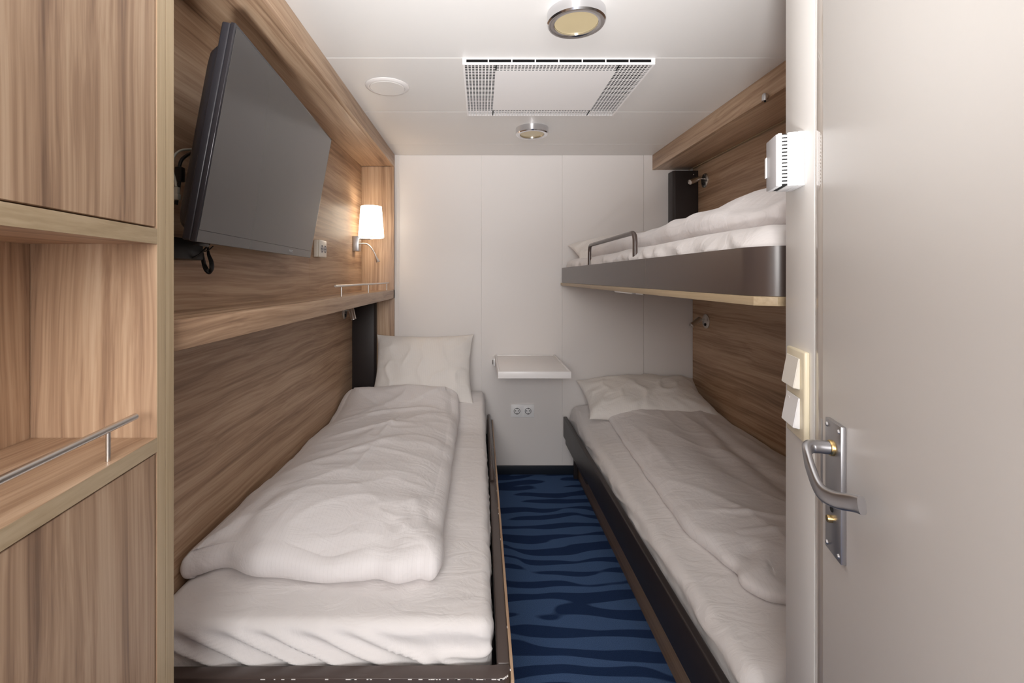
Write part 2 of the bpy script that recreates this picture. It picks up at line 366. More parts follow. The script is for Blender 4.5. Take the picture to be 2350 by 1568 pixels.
# switches
sw = thing('light_switch', 'cream double light switch with two white rockers beside the door', 'light switch', wl(0.752, 0, 1.108))
prism('switch_frame', wpoly(0.7135, 0.790, 0.0003, 0.0085), 1.036, 1.178, M['cream'], sw, 0.003, 3)
for z0, z1, mt in ((1.116, 1.166, 'ivory'), (1.053, 1.103, 'white_plastic')):
    bm = bmesh.new()
    v = [wl(0.729, 0.0086, z0), wl(0.782, 0.0086, z0), wl(0.782, 0.0086, z1), wl(0.729, 0.0086, z1),
         wl(0.729, 0.0185, z0+0.002), wl(0.782, 0.0185, z0+0.002), wl(0.782, 0.0105, z1), wl(0.729, 0.0105, z1)]
    v = [bm.verts.new(c) for c in v]
    for f in ((0, 1, 2, 3), (4, 5, 6, 7), (0, 1, 5, 4), (2, 3, 7, 6), (1, 2, 6, 5), (0, 3, 7, 4)): bm.faces.new([v[i] for i in f])
    bmesh.ops.bevel(bm, geom=list(bm.edges), offset=0.0009, segments=2, affect='EDGES')
    rk = from_bm('rocker', bm, M[mt], sw)
    if mt == 'white_plastic': prism('indicator_window', wpoly(0.764, 0.772, 0.0116, 0.0122), z1-0.014, z1-0.006, M['white'], rk, 0.0003)

# ------------------------------------------------------------------ tall cabinet on the left
cab = thing('built_in_cabinet', 'walnut built-in cabinet with open niche and two doors beside the entrance', 'cabinet', (-0.55, 0.79, 0))
def fx(Y, d=0.0): return -0.55-0.109*(Y-0.7846)-d        # front line, d behind the front
Y1 = 0.7846; YN = -0.04
def cpoly(ya, yb, d0, d1): return [(fx(ya, d1), ya), (fx(ya, d0), ya), (fx(yb, d0), yb), (fx(yb, d1), yb)]
for a, b_ in ((Y1, 0.8045), (0.8057, 0.827)):
    p = box('side_panel', (-0.90, -0.5508, a, b_, 0, ZC-0.001), M['wood_z'], cab, 0.0004, 1)
    box('edge_band', (-0.5506, -0.55, a, b_, 0, ZC-0.001), M['edge_z'], p, 0.0002, 1)
for nm, z0, z1 in (('shelf', 1.351, 1.377), ('counter', 0.998, 1.022)):
    p = prism(nm, cpoly(YN, Y1-0.0005, 0.0008, 0.215), z0, z1, M['wood_y'], cab, 0.0006, 1)
    prism('edge_band', cpoly(YN, Y1-0.0005, 0.0, 0.0007), z0, z1, M['edge_y'], p, 0.0002, 1)
prism('back_panel', cpoly(YN, Y1-0.0005, 0.2155, 0.232), 0.9985, 1.3765, M['wood_z'], cab, 0.0006, 1)
prism('door', cpoly(YN, Y1-0.003, 0.002, 0.021), 1.3795, ZC-0.004, M['wood_z'], cab, 0.001, 1)
prism('door', cpoly(YN, Y1-0.003, 0.002, 0.021), 0.03, 0.9955, M['wood_z'], cab, 0.001, 1)
prism('carcass', cpoly(YN, Y1-0.0005, 0.0215, 0.232), 1.378, ZC-0.002, M['wood_z'], cab, 0)
prism('carcass', cpoly(YN, Y1-0.0005, 0.0215, 0.232), 0.0, 0.997, M['wood_z'], cab, 0)
ra = Vector((fx(0.748, 0.014), 0.748, 1.069)); rb = Vector((fx(0.10, 0.014), 0.10, 1.069))
rl = tube('rail', [ra, rb], 0.0052, M['steel'], cab, 16)
for Y in (0.685, 0.40, 0.15): tube('rail_post', [(fx(Y, 0.014), Y, 1.0222), (fx(Y, 0.014), Y, 1.068)], 0.0032, M['steel'], rl, 12)

# ------------------------------------------------------------------ shelf over the left bed
sh = thing('wall_shelf', 'long walnut shelf under the television with a small steel guard rail', 'shelf', (XL, 1.9, 1.16))
box('shelf_board', (XL+0.0006, XF-0.0205, 0.83, 2.998, 1.190, 1.208), M['wood_y'], sh, 0.001)
box('fascia', (XF-0.02, XF, 0.83, YB-0.005, 1.157, 1.213), M['wood_y'], sh, 0.001)
rl = tube('rail', [(-0.588, 1.865, 1.258), (-0.588, 2.93, 1.258)], 0.005, M['steel'], sh, 14)
for Y in (1.945, 2.41, 2.88): tube('rail_post', [(-0.588, Y, 1.2082), (-0.588, Y, 1.256)], 0.0032, M['steel'], rl, 10)

# ------------------------------------------------------------------ television
S = 1.18
yaw, tilt = 0.0768, 0.1761
d = Vector((-math.sin(yaw), math.cos(yaw), 0)); nn = Vector((math.cos(yaw), math.sin(yaw), 0))
up = Vector((0, 0, 1))*math.cos(tilt)+nn*math.sin(tilt); yy = up.cross(d)
ctr = Vector((-0.5219*S, 1.2224*S, EYE+0.2698*S))
mt = Matrix((d, yy, up)).transposed().to_4x4(); mt.translation = ctr
TW, TH = 0.73*S/2, 0.4155*S/2
tv = thing('television', 'dark flat television tilted forward on the wall over the shelf', 'television', matrix=mt)
def rr_slab(name, x0, x1, z0, z1, y0, y1, mat, parent, bev=0.002, seg=2):
    return box(name, (x0, x1, y0, y1, z0, z1), mat, parent, bev, seg)
bz = rr_slab('bezel', -TW, TW, -TH, TH, 0.0, 0.010, M['tv_edge'], tv, 0.0015)
rr_slab('rear_frame', -TW+0.001, TW-0.001, -TH+0.001, TH-0.001, 0.0105, 0.030, M['tv'], tv, 0.004, 3)
rr_slab('screen', -TW+0.006, TW-0.006, -TH+0.028, TH-0.006, -0.0012, -0.0002, M['screen'], tv, 0.0004, 1)
rr_slab('lower_bezel', -TW+0.004, TW-0.002, -TH+0.001, -TH+0.0275, -0.0012, -0.0002, M['screen'], tv, 0.0004, 1)
bm = bmesh.new()      # domed rear housing
prof = [(0.0305, 0.0), (0.042, 0.003), (0.054, 0.014), (0.061, 0.034), (0.065, 0.07)]
prev = None
for y, ins in prof:
    x0, x1, z0, z1 = -TW+0.016+ins*0.5, TW-0.03-ins*2.8, -TH+0.02+ins*0.5, TH-0.035-ins*0.9
    r = 0.03; rg = []
    for cxx, czz, a0 in ((x1-r, z1-r, 0), (x0+r, z1-r, 90), (x0+r, z0+r, 180), (x1-r, z0+r, 270)):
        for k in range(6):
            a = math.radians(a0+k*18); rg.append(bm.verts.new((cxx+r*math.cos(a), y, czz+r*math.sin(a))))
    if prev: 
        for k in range(len(rg)): bm.faces.new((prev[k], prev[(k+1) % len(rg)], rg[(k+1) % len(rg)], rg[k]))
    else: bm.faces.new(rg)
    prev = rg
bm.faces.new(prev[::-1])
from_bm('rear_housing', bm, M['tv'], tv, True, 40)
for k, x in enumerate((-TW+0.055,)): rr_slab('sensor_foot', x-0.02, x+0.02, -TH-0.008, -TH-0.0005, 0.006, 0.022, M['black'], tv, 0.001)
cu = bpy.data.curves.new('lettering', 'FONT'); cu.body = 'PHILIPS'; cu.size = 0.0125; cu.extrude = 0.0002; cu.align_x = 'CENTER'; cu.align_y = 'CENTER'
tmp = bpy.data.objects.new('lettering', cu); C.objects.link(tmp); bpy.context.view_layer.update()
me = bpy.data.meshes.new_from_object(tmp.evaluated_get(bpy.context.evaluated_depsgraph_get()))
bpy.data.objects.remove(tmp); bpy.data.curves.remove(cu)
for v in me.vertices: v.co = Vector((v.co.x+0.185, -0.0016-v.co.z, v.co.y-TH+0.0145))
o = link('lettering', me, M['logo'], tv, False)
# mount between wall and television
mo = thing('television_mount', 'black wall bracket holding the television', 'bracket', (XL, 1.28, 1.5))
box('wall_plate', (XL+0.0005, XL+0.010, 1.30, 1.52, 1.42, 1.66), M['black'], mo, 0.002)
pb = ctr+yy*0.0655-up*0.02-d*0.05
tube('arm', [(XL+0.010, 1.40, 1.56), (XL+0.012, 1.40, 1.56), pb+yy*0.0005], 0.008, M['black'], mo)
# rear box of the television mount seen at the lower corner
c0 = px(424, 566, 1.10)
box('cable_box', (XL+0.001, XL+0.055, 1.06, 1.20, 1.338, 1.39), M['black'], mo, 0.004)
# cables
def cable(name, pts, r, mat, parent=None): return tube(name, spline(pts, 8), r, mat, parent, 8)
g = thing('network_cable', 'grey cable with square plug curling behind the television', 'cable', px(402, 445, 1.08))
cable('sheath', [px(452, 342, 1.17), px(436, 343, 1.13), px(413, 346, 1.10), px(398, 362, 1.085), px(396, 390, 1.08), px(401, 410, 1.08), px(404, 428, 1.08)], 0.0028, M['cable_grey'], g)
pc = px(404.5, 437, 1.08)
box('plug', (pc.x-0.006, pc.x+0.006, pc.y-0.005, pc.y+0.005, pc.z-0.016, pc.z+0.008), M['cable_grey'], g, 0.0015)
box('plug_tip', (pc.x-0.0075, pc.x+0.0075, pc.y-0.006, pc.y+0.006, pc.z-0.022, pc.z-0.009), M['cable_grey'], g, 0.001)
g = thing('power_cable', 'black cable with plug behind the television near the cabinet edge', 'cable', px(415, 400, 1.12))
cable('sheath', [px(450, 345, 1.18), px(432, 355, 1.14), px(418, 366, 1.125), px(412, 382, 1.12), px(413, 400, 1.12), px(409, 440, 1.12), px(404, 470, 1.12)], 0.004, M['black'], g)
pc = px(413, 397, 1.12); box('plug', (pc.x-0.009, pc.x+0.009, pc.y-0.008, pc.y+0.008, pc.z-0.022, pc.z+0.014), M['black'], g, 0.003)
g = thing('cable_bundle', 'black bundled cable loop hanging below the television', 'cable', px(478, 625, 1.2))
for i in range(4):
    e = i*2.2
    cable('strand', [px(458+e*.5, 556, 1.22), px(462+e*.5, 580, 1.21-i*.003), px(465+e, 606, 1.205), px(471+e, 622-e*.6, 1.20), px(481, 628-e*.8, 1.20+i*.003), px(489-e, 616-e*.5, 1.20), px(488-e, 600, 1.205), px(480-e*.5, 582, 1.21), px(475+e*.4, 556, 1.22)], 0.0022, M['black'], g)
cable('tie', [px(457, 574, 1.2), px(468, 577, 1.19), px(480, 573, 1.19), px(489, 565, 1.2)], 0.0016, M['black'], g)
tag(cable('aerial_cable', [px(398, 556, 1.13), px(402, 572, 1.13), px(415, 587, 1.14), px(435, 593, 1.15), px(455, 586, 1.16), px(470, 572, 1.17), px(484, 556, 1.19)], 0.0024, M['black']), 'thin black cable sagging in an arc under the television corner', 'cable')

# ------------------------------------------------------------------ left wall: socket, lamp
def schuko_face(parent, c, n, r, mat):     # round socket well with two pin holes
    n = Vector(n); s, u = frame_of(n)
    w_ = lathe('socket_well', [(0, 0.0003), (r*0.92, 0.0003), (r, 0.0016), (r*1.1, 0.001), (r*1.13, 0)], c, mat, parent, n, 28)
    for k in (-1, 1): lathe('pin_hole', [(0, 0.0006), (0.0028, 0.0006), (0.003, 0)], Vector(c)+s*k*0.0095*r/0.0195+n*0.0003, M['void'], w_, n, 12)
    for k in (-1, 1):
        p = Vector(c)+u*k*r*0.80+n*0.0003
        lathe('earth_clip', [(0, 0.001), (0.002, 0.001), (0.0022, 0)], p, M['void'], w_, n, 8)
    return w_
so = thing('surface_socket', 'white double socket box mounted on the walnut wall beside the television', 'socket', (XL, 2.183, 1.427))
box('socket_base', (XL+0.0004, XL+0.022, 2.134, 2.231, 1.388, 1.468), M['ivory'], so, 0.004, 3)
cv = box('socket_cover', (XL+0.0222, XL+0.031, 2.134, 2.231, 1.387, 1.469), M['ivory'], so, 0.006, 4)
for Y in (2.162, 2.205): schuko_face(cv, (XL+0.0312, Y, 1.427), (1, 0, 0), 0.0165, M['grey_plastic'])

la = thing('wall_lamp', 'lit white fabric shade wall lamp with a bendy steel reading arm', 'wall lamp', (XL, 2.82, 1.5))
bp = box('back_box', (XL+0.0004, XL+0.037, 2.785, 2.845, 1.452, 1.543), M['alu'], la, 0.0025)
cxl, cyl = -0.673, 2.83
tube('arm', [(XL+0.037, 2.82, 1.530), (cxl, cyl, 1.530)], 0.006, M['alu'], la)
tube('stem', [(cxl, cyl, 1.526), (cxl, cyl, 1.60)], 0.008, M['alu'], la)
lathe('bulb', [(0, 0.0), (0.012, 0.0), (0.014, 0.02), (0.026, 0.05), (0.028, 0.07), (0.02, 0.092), (0, 0.1)], (cxl, cyl, 1.601), M['shade'], la)
lathe('lamp_shade', [(0.076, 0), (0.0775, 0.002), (0.0635, 0.19), (0.062, 0.19), (0.0745, 0.002), (0.076, 0)], (cxl, cyl, 1.537), M['shade'], la, n=48)
for z, r in ((1.5385, 0.0776),): lathe('shade_rim', [(r-0.003, 0), (r, 0.0), (r, 0.003), (r-0.003, 0.003), (r-0.003, 0)], (cxl, cyl, z-0.004), M['white'], la, n=48)
gn = spline([(XL+0.037, 2.80, 1.497), (XL+0.062, 2.80, 1.497), (XL+0.085, 2.80, 1.494), (XL+0.11, 2.80, 1.472), (XL+0.13, 2.80, 1.44), (XL+0.139, 2.80, 1.418)], 6)
tube('gooseneck', gn, 0.0042, M['steel'], la)
dn = (gn[-1]-gn[-3]).normalized()
lathe('reading_head', [(0, 0), (0.005, 0), (0.0055, 0.004), (0.012, 0.032), (0.0125, 0.034), (0.0115, 0.034), (0.009, 0.028), (0, 0.026)], gn[-1], M['steel'], la, dn, 24)
sw2 = thing('rocker_switch', 'tiny black double switch on the walnut wall behind the lamp arm', 'switch', (XL, 2.925, 1.482))
box('switch_plate', (XL+0.0004, XL+0.003, 2.895, 2.960, 1.462, 1.512), M['wood_y'], sw2, 0.0008)
for Y in (2.914, 2.941): box('switch_button', (XL+0.0031, XL+0.010, Y-0.008, Y+0.008, 1.470, 1.498), M['black'], sw2, 0.001)

# steel posts
def post(name, label, x0, x1, y0, y1, z0, z1, side):
    t = thing(name, label, 'post', ((x0+x1)/2, y0, z0))
    ch = 0.012
    pl = [(x0, y0), (x1-ch, y0), (x1, y0+ch), (x1, y1), (x0, y1)] if side > 0 else [(x0, y1), (x0, y0+ch), (x0+ch, y0), (x1, y0), (x1, y1)]
    b_ = prism('channel', pl, z0, z1, M['steel_black'], t, 0.001)
    xs_ = x1-0.03 if side < 0 else x0+0.03
    lathe('screw', [(0, 0.002), (0.003, 0.0015), (0.004, 0)], (xs_, y0, z1-0.025), M['steel'], t, (0, -1, 0), 12)
    return t
post('bunk_post', 'black steel upright post above the left bed pillow', XLL+0.0005, -0.6746, 2.955, 2.997, 0.45, 1.156, 1)
post('bunk_post', 'black steel upright post above the upper bunk pillow', 1.228, XR-0.0005, 2.95, YB-0.005, 1.42, 1.975, -1)

# ------------------------------------------------------------------ reading spotlights
def spot(label, c, nrm, head_a, head_b, rb=0.044, rh=0.0155):
    c = Vector(c); nrm = Vector(nrm)
    t = thing('reading_spotlight', label, 'spotlight', c, 'reading spotlights on the walls')
    bs = lathe('base_plate', [(0, 0.006), (rb-0.003, 0.006), (rb, 0.004), (rb, 0)], c, M['steel'], t, nrm, 36)
    lathe('switch_button', [(0, 0.006), (0.007, 0.006), (0.0085, 0.004), (0.0085, 0)], c+nrm*0.006-Vector((0, 0, rb*0.45)), M['black'], bs, nrm, 18)
    for k in (-1, 1): lathe('screw', [(0, 0.0015), (0.002, 0.001), (0.0025, 0)], c+nrm*0.006+Vector((0, 0, k*rb*0.82)), M['steel'], bs, nrm, 10)
    a, b_ = Vector(head_a), Vector(head_b)
    s0 = c+nrm*0.006+Vector((0, 0, rb*0.25))
    tube('stem', [s0, s0+nrm*0.02, a*0.75+b_*0.25], 0.0035, M['steel'], t)
    ax = (b_-a); Lh = ax.length
    lathe('lamp_head', [(0, 0.0), (rh*0.8, 0.0), (rh, 0.003), (rh, Lh-0.001), (rh*0.9, Lh), (rh*0.85, Lh-0.006), (0, Lh-0.007)], a, M['steel'], t, ax, 24)
    return t
spot('small steel spotlight above the upper bunk mattress', (XR, 2.862, 1.893), (-1, 0, 0), (XR-0.045, 2.86, 1.903), (XR-0.105, 2.84, 1.877))
spot('small steel spotlight under the upper bunk above the lower right bed', (XR, 2.846, 1.022), (-1, 0, 0), (XR-0.040, 2.84, 1.040), (XR-0.105, 2.82, 0.998))
spot('small steel spotlight under the walnut shelf over the left bed', (XLL, 2.785, 1.082), (1, 0, 0), (XLL+0.040, 2.78, 1.120), (XLL+0.062, 2.765, 1.042), 0.042, 0.0165)

# ------------------------------------------------------------------ ceiling fittings
def downlight(label, x, y):
    t = thing('ceiling_lamp', label, 'ceiling lamp', (x, y, ZC), 'round chrome ceiling lamps')
    lathe('housing', [(0, 0), (0.088, 0), (0.088, -0.030), (0.084, -0.035), (0.070, -0.0355), (0.066, -0.033), (0.066, -0.010), (0, -0.009)], (x, y, ZC-0.0003), M['chrome'], t, n=64)
    lathe('glass', [(0, -0.029), (0.0655, -0.029), (0.0655, -0.026), (0, -0.026)], (x, y, ZC), M['lamp_glass'], t, n=48)
downlight('large-looking near chrome ceiling lamp in front of the air grille', 0.289, 1.404)
downlight('far chrome ceiling lamp behind the air grille by the white wall', 0.275, 2.494)
t = thing('ceiling_speaker', 'flat round white cover on the ceiling left of the air grille', 'ceiling cover', (-0.394, 1.942, ZC))
lathe('rim', [(0.075, -0.0008), (0.091, -0.0008), (0.091, -0.003), (0.083, -0.0085), (0.0735, -0.009), (0.0725, -0.006)], (-0.394, 1.942, ZC), M['white_panel'], t, n=56)
lathe('disc', [(0, -0.0008), (0.072, -0.0008), (0.072, -0.0085), (0.070, -0.010), (0, -0.010)], (-0.394, 1.942, ZC), M['ceiling'], t, n=56)

gx0, gx1, gy0, gy1, gz = -0.068, 0.637, 1.69, 2.23, ZC-0.024
ag = thing('air_grille', 'white perforated square air grille in the middle of the ceiling', 'air grille', (0.285, 1.96, ZC))
cx0, cx1, cy0, cy1 = 0.056, 0.508, 1.7435, 2.153
box('center_plate', (cx0-0.002, cx1+0.002, cy0-0.002, cy1+0.002, gz-0.0004, gz+0.0008), M['white'], ag, 0.0003, 1)
bm = bmesh.new(); p = 0.0134; bwx = 0.0042; bwy = 0.0042; zt = gz+0.0006
def band(x0, x1, y0, y1):
    nx = max(1, round((x1-x0)/p)); ny = max(1, round((y1-y0)/p))
    for i in range(nx+1):
        x = x0+(x1-x0)*i/nx; bm_box(bm, x-bwx/2, x+bwx/2, y0, y1, gz, zt)
    for j in range(ny+1):
        y = y0+(y1-y0)*j/ny; bm_box(bm, x0, x1, y-bwy/2, y+bwy/2, gz+0.00005, zt-0.00005)
band(gx0+0.006, cx0, gy0+0.006, gy1-0.006); band(cx1, gx1-0.006, gy0+0.006, gy1-0.006)
band(cx0, cx1, gy0+0.006, cy0); band(cx0, cx1, cy1, gy1-0.006)
from_bm('perforated_border', bm, M['white'], ag, False)
fr = box('frame_side', (gx0, gx0+0.006, gy0+0.003, gy1, gz-0.0002, ZC-0.0003), M['white'], ag, 0.0006, 1)
box('frame_side', (gx1-0.006, gx1, gy0+0.003, gy1, gz-0.0002, ZC-0.0003), M['white'], ag, 0.0006, 1)
box('frame_side', (gx0+0.0062, gx1-0.0062, gy1-0.006, gy1, gz-0.0002, ZC-0.0003), M['white'], ag, 0.0006, 1)
lp = box('front_lip', (gx0, gx1, gy0-0.001, gy0+0.003, gz-0.0002, gz+0.008), M['white'], ag, 0.0006, 1)
box('front_top_strip', (gx0, gx1, gy0-0.001, gy0+0.003, ZC-0.005, ZC-0.0003), M['white'], ag, 0.0003, 1)
for k in range(9):
    wd = 0.014 if k in (0, 8) else 0.004
    x = gx0+wd/2+(gx1-gx0-wd)*k/8 if k in (0, 8) else gx0+(gx1-gx0)*k/8+(4-k)*0.0022
    box('lip_divider', (x-wd/2, x+wd/2, gy0-0.001, gy0+0.003, gz+0.0081, ZC-0.0051), M['white'], ag, 0.0003, 1)
box('dark_liner', (gx0+0.0065, gx1-0.0065, gy0+0.0035, gy1-0.0065, ZC-0.0022, ZC-0.0004), M['void'], ag, 0)
# small catch on the right bulkhead
cc = px(1763, 222, 1.126*1060/659)
t = thing('door_catch', 'small chrome rounded catch on the walnut box over the upper bunk', 'catch', (1.126, cc.y, cc.z))
bm = bmesh.new(); bm_tube(bm, [(1.1255, cc.y, cc.z-0.014), (1.113, cc.y, cc.z-0.014)], 0.001, 8)
bm.free()
lathe('catch_body', [(0, 0.014), (0.007, 0.0125), (0.0105, 0.008), (0.0115, 0), (0.0115, -0.016), (0.0105, -0.0165), (0, -0.0165)], (1.1135, cc.y, cc.z), M['chrome'], t, n=24)
lathe('catch_pin', [(0, 0), (0.004, 0), (0.004, -0.004), (0, -0.004)], (1.1135, cc.y, cc.z-0.0166), M['void'], t, n=12)

# ------------------------------------------------------------------ back wall: folding table, socket
ft = thing('folding_table', 'white wall-mounted folding table with raised rim', 'table', (0.288, 3.0, 0.76))
tx0, tx1, ty0, ty1, tz = 0.0905, 0.4855, 2.486, YB-0.006, 0.786
box('table_top', (tx0+0.011, tx1-0.011, ty0+0.011, ty1-0.011, tz-0.034, tz-0.004), M['white'], ft, 0.001)
rim = box('front_rim', (tx0, tx1, ty0, ty0+0.0105, tz-0.0375, tz), M['white'], ft, 0.002)
box('side_rim', (tx0, tx0+0.0105, ty0+0.011, ty1, tz-0.0375, tz), M['white'], ft, 0.002)
box('side_rim', (tx1-0.0105, tx1, ty0+0.011, ty1, tz-0.0375, tz), M['white'], ft, 0.002)
box('rear_rim', (tx0+0.011, tx1-0.011, ty1-0.0105, ty1, tz-0.0375, tz), M['white'], ft, 0.002)
bk = prism('bracket', [(0.215, YB-0.002), (0.215, YB-0.04), (0.255, YB-0.30), (0.325, YB-0.30), (0.365, YB-0.04), (0.365, YB-0.002)], tz-0.052, tz-0.038, M['white_plastic'], ft, 0.003)
box('hinge', (0.262, 0.318, YB-0.325, YB-0.27, tz-0.068, tz-0.0525), M['alu'], ft, 0.002)
box('side_hinge', (tx0-0.012, tx0-0.0005, YB-0.09, YB-0.002, tz-0.06, tz-0.012), M['white_plastic'], ft, 0.002)
box('side_latch', (tx0-0.016, tx0-0.0125, YB-0.06, YB-0.03, tz-0.055, tz-0.03), M['void'], ft, 0.001)

ws = thing('wall_socket', 'white double socket on the wall below the folding table', 'socket', (0.272, YB, 0.42))
sx0, sx1, sz0, sz1 = 0.195, 0.349, 0.373, 0.459
fr = box('socket_frame', (sx0, sx1, YB-0.008, YB-0.0003, sz0, sz1), M['white_plastic'], ws, 0.003, 3)
for k in (0, 1):
    xa = sx0+0.0125+k*0.0725
    ins = box('socket_insert', (xa, xa+0.0565, YB-0.0105, YB-0.0083, sz0+0.0125, sz1-0.0125), M['white_plastic'], ws, 0.001)
    c = Vector((xa+0.0283, YB-0.0106, (sz0+sz1)/2))
    lathe('socket_well', [(0, 0.0002), (0.0185, 0.0002), (0.0195, 0.0015), (0.0205, 0.0015), (0.021, 0)], c, M['tv_edge'], ins, (0, -1, 0), 32)
    lathe('socket_face', [(0, 0.0006), (0.0175, 0.0006), (0.018, 0.0003)], c, M['white_plastic'], ins, (0, -1, 0), 32)
    for dx in (-0.0095, 0, 0.0095): lathe('pin_hole', [(0, 0.0012), (0.0034 if dx else 0.0016, 0.0012), (0.0036 if dx else 0.0018, 0.0006)], c+Vector((dx, 0, 0.002)), M['void'], ins, (0, -1, 0), 12)
    for dz in (-0.0165, 0.0165): box('earth_clip', (c.x-0.0025, c.x+0.0025, c.y-0.0025, c.y-0.0008, c.z+dz-0.003, c.z+dz+0.003), M['void'], ins, 0.0003)

# ------------------------------------------------------------------ beds
lb = thing('bed', 'low dark steel bed frame with oak side board under the left mattress', 'bed', (-0.36, 2.0, 0))
zr = 0.375
bm = bmesh.new()   # tray of side rail and foot rail, each its own part
box('side_rail', (0.038, 0.0685, 1.10, 2.99, 0.25, zr), M['steel_brown'], lb, 0.004, 3)
bm.free()
def arc(cx_, cy_, r, a0, a1, k=6): return [(cx_+r*math.cos(math.radians(a0+(a1-a0)*i/k)), cy_+r*math.sin(math.radians(a0+(a1-a0)*i/k))) for i in range(k+1)]
fp = [(XLL+0.001, 1.058)]+arc(0.0685-0.03, 1.058+0.03, 0.03, -90, 0)+[(0.0685, 1.0995), (0.038, 1.0995), (0.030, 1.092), (XLL+0.001, 1.092)]
prism('foot_rail', fp, 0.25, zr, M['steel_brown'], lb, 0.003, 3)
box('bed_base', (XLL+0.001, 0.0375, 1.0925, 2.99, 0.255, 0.28), M['steel_black'], lb, 0.002)
box('outer_board', (0.069, 0.0765, 1.06, 2.99, 0.02, zr-0.004), M['wood_y'], lb, 0.001)
box('plinth_board', (XLL+0.001, 0.066, 1.12, 1.138, 0.001, 0.2495), M['steel_black'], lb, 0.001)
gr = fillet([(0.050, 2.97, 0.3755), (0.050, 2.97, 0.408), (0.050, 2.12, 0.405), (0.050, 2.08, 0.3755)], 0.02)
tube('guard_rail', gr, 0.0095, M['steel_brown'], lb, 14)
bm = bmesh.new(); rnd = random.Random(3)
for k in range(30):
    x = -0.55+0.60*rnd.random()**0.6; ln = 0.003+0.011*rnd.random()**2
    bm_box(bm, x, x+ln, 1.0577, 1.0600, zr-0.0032, zr-0.0014+0.0005*rnd.random())
for k in range(9):
    y = 1.15+1.5*rnd.random(); bm_box(bm, 0.0676, 0.0690, y, y+0.002+0.004*rnd.random(), zr-0.004, zr-0.0009)
for k in range(7):
    a = math.radians(-85+80*rnd.random()); bm_box(bm, 0.0385+0.0295*math.cos(a)-0.002, 0.0385+0.0295*math.cos(a)+0.002, 1.088+0.0295*math.sin(a)-0.001, 1.088+0.0295*math.sin(a)+0.001, zr-0.0045, zr-0.0012)
from_bm('paint_chips', bm, M['chip'], lb, False)['kind'] = 'stuff'

rb_ = thing('bed', 'low black steel bed frame with walnut plinth under the lower right mattress', 'bed', (0.96, 2.0, 0))
sr = box('side_rail', (0.532, 0.556, 0.93, 2.99, 0.262, 0.392), M['steel_black'], rb_, 0.005, 3)
box('foot_rail', (0.5565, XR-0.001, 0.93, 0.954, 0.262, 0.392), M['steel_black'], rb_, 0.004, 3)
box('bed_base', (0.5565, XR-0.001, 0.9545, 2.99, 0.275, 0.30), M['steel_black'], rb_, 0.002)
box('plinth', (0.622, 0.640, 0.95, 2.985, 0.001, 0.2745), M['wood_dark'], rb_, 0.001)
box('rail_bracket', (0.545, 0.56, 2.4, 2.985, 0.215, 0.2615), M['steel_black'], rb_, 0.004)
box('leg', (0.595, 0.6215, 2.955, 2.985, 0.0005, 0.2615), M['steel_black'], rb_, 0.003)

ub = thing('upper_bunk', 'fold-down upper bunk with dark brown steel rim and oak base board', 'bunk bed', (0.96, 1.95, 1.241))
def bunk_poly(x0, x1, y0, y1, r): return [(x1, y0)]+[(x1, y1), (x0, y1)]+arc(x0+r, y0+r, r, 180, 270, 12)
outer = bunk_poly(0.524, XR-0.002, 0.862, 2.99, 0.07)
inner = bunk_poly(0.527, XR-0.004, 0.865, 2.987, 0.067)
bm = bmesh.new()
n_ = len(outer); Vv = [[bm.verts.new((x, y, z)) for x, y in pl] for pl, z in ((outer, 1.2585), (outer, 1.354), (inner, 1.354), (inner, 1.275))]
for a_, b_ in zip(Vv, Vv[1:]):
    for k in range(n_): bm.faces.new((a_[k], a_[(k+1) % n_], b_[(k+1) % n_], b_[k]))
bm.faces.new(Vv[0][::-1]); bm.faces.new(Vv[-1])
from_bm('rim', bm, M['steel_brown'], ub, True, 30)
prism('base_board', [(0.546, 0.85), (XR-0.002, 0.85), (XR-0.002, 2.995), (0.516, 2.995), (0.516, 0.875)], 1.241, 1.258, M['edge_y'], ub, 0.0008)
gr = fillet([(0.545, 2.335, 1.3545), (0.545, 2.335, 1.50), (0.545, 1.638, 1.455+0.045), (0.545, 1.638, 1.3545)], 0.035)
gr = fillet([(0.540, 2.30, 1.335), (0.540, 2.30, 1.452), (0.540, 1.62, 1.452), (0.540, 1.62, 1.335)], 0.035)
tube('guard_rail', gr, 0.0085, M['steel_brown'], ub, 16)
lt = box('latch', (0.58, 0.64, 1.78, 2.0, 1.229, 1.2405), M['steel'], ub, 0.002)
tube('latch_pin', [(0.60, 1.70, 1.233), (0.60, 1.80, 1.233)], 0.005, M['steel'], lt)
tube('latch_pin', [(0.60, 1.98, 1.233), (0.60, 2.06, 1.233)], 0.006, M['steel'], lt)

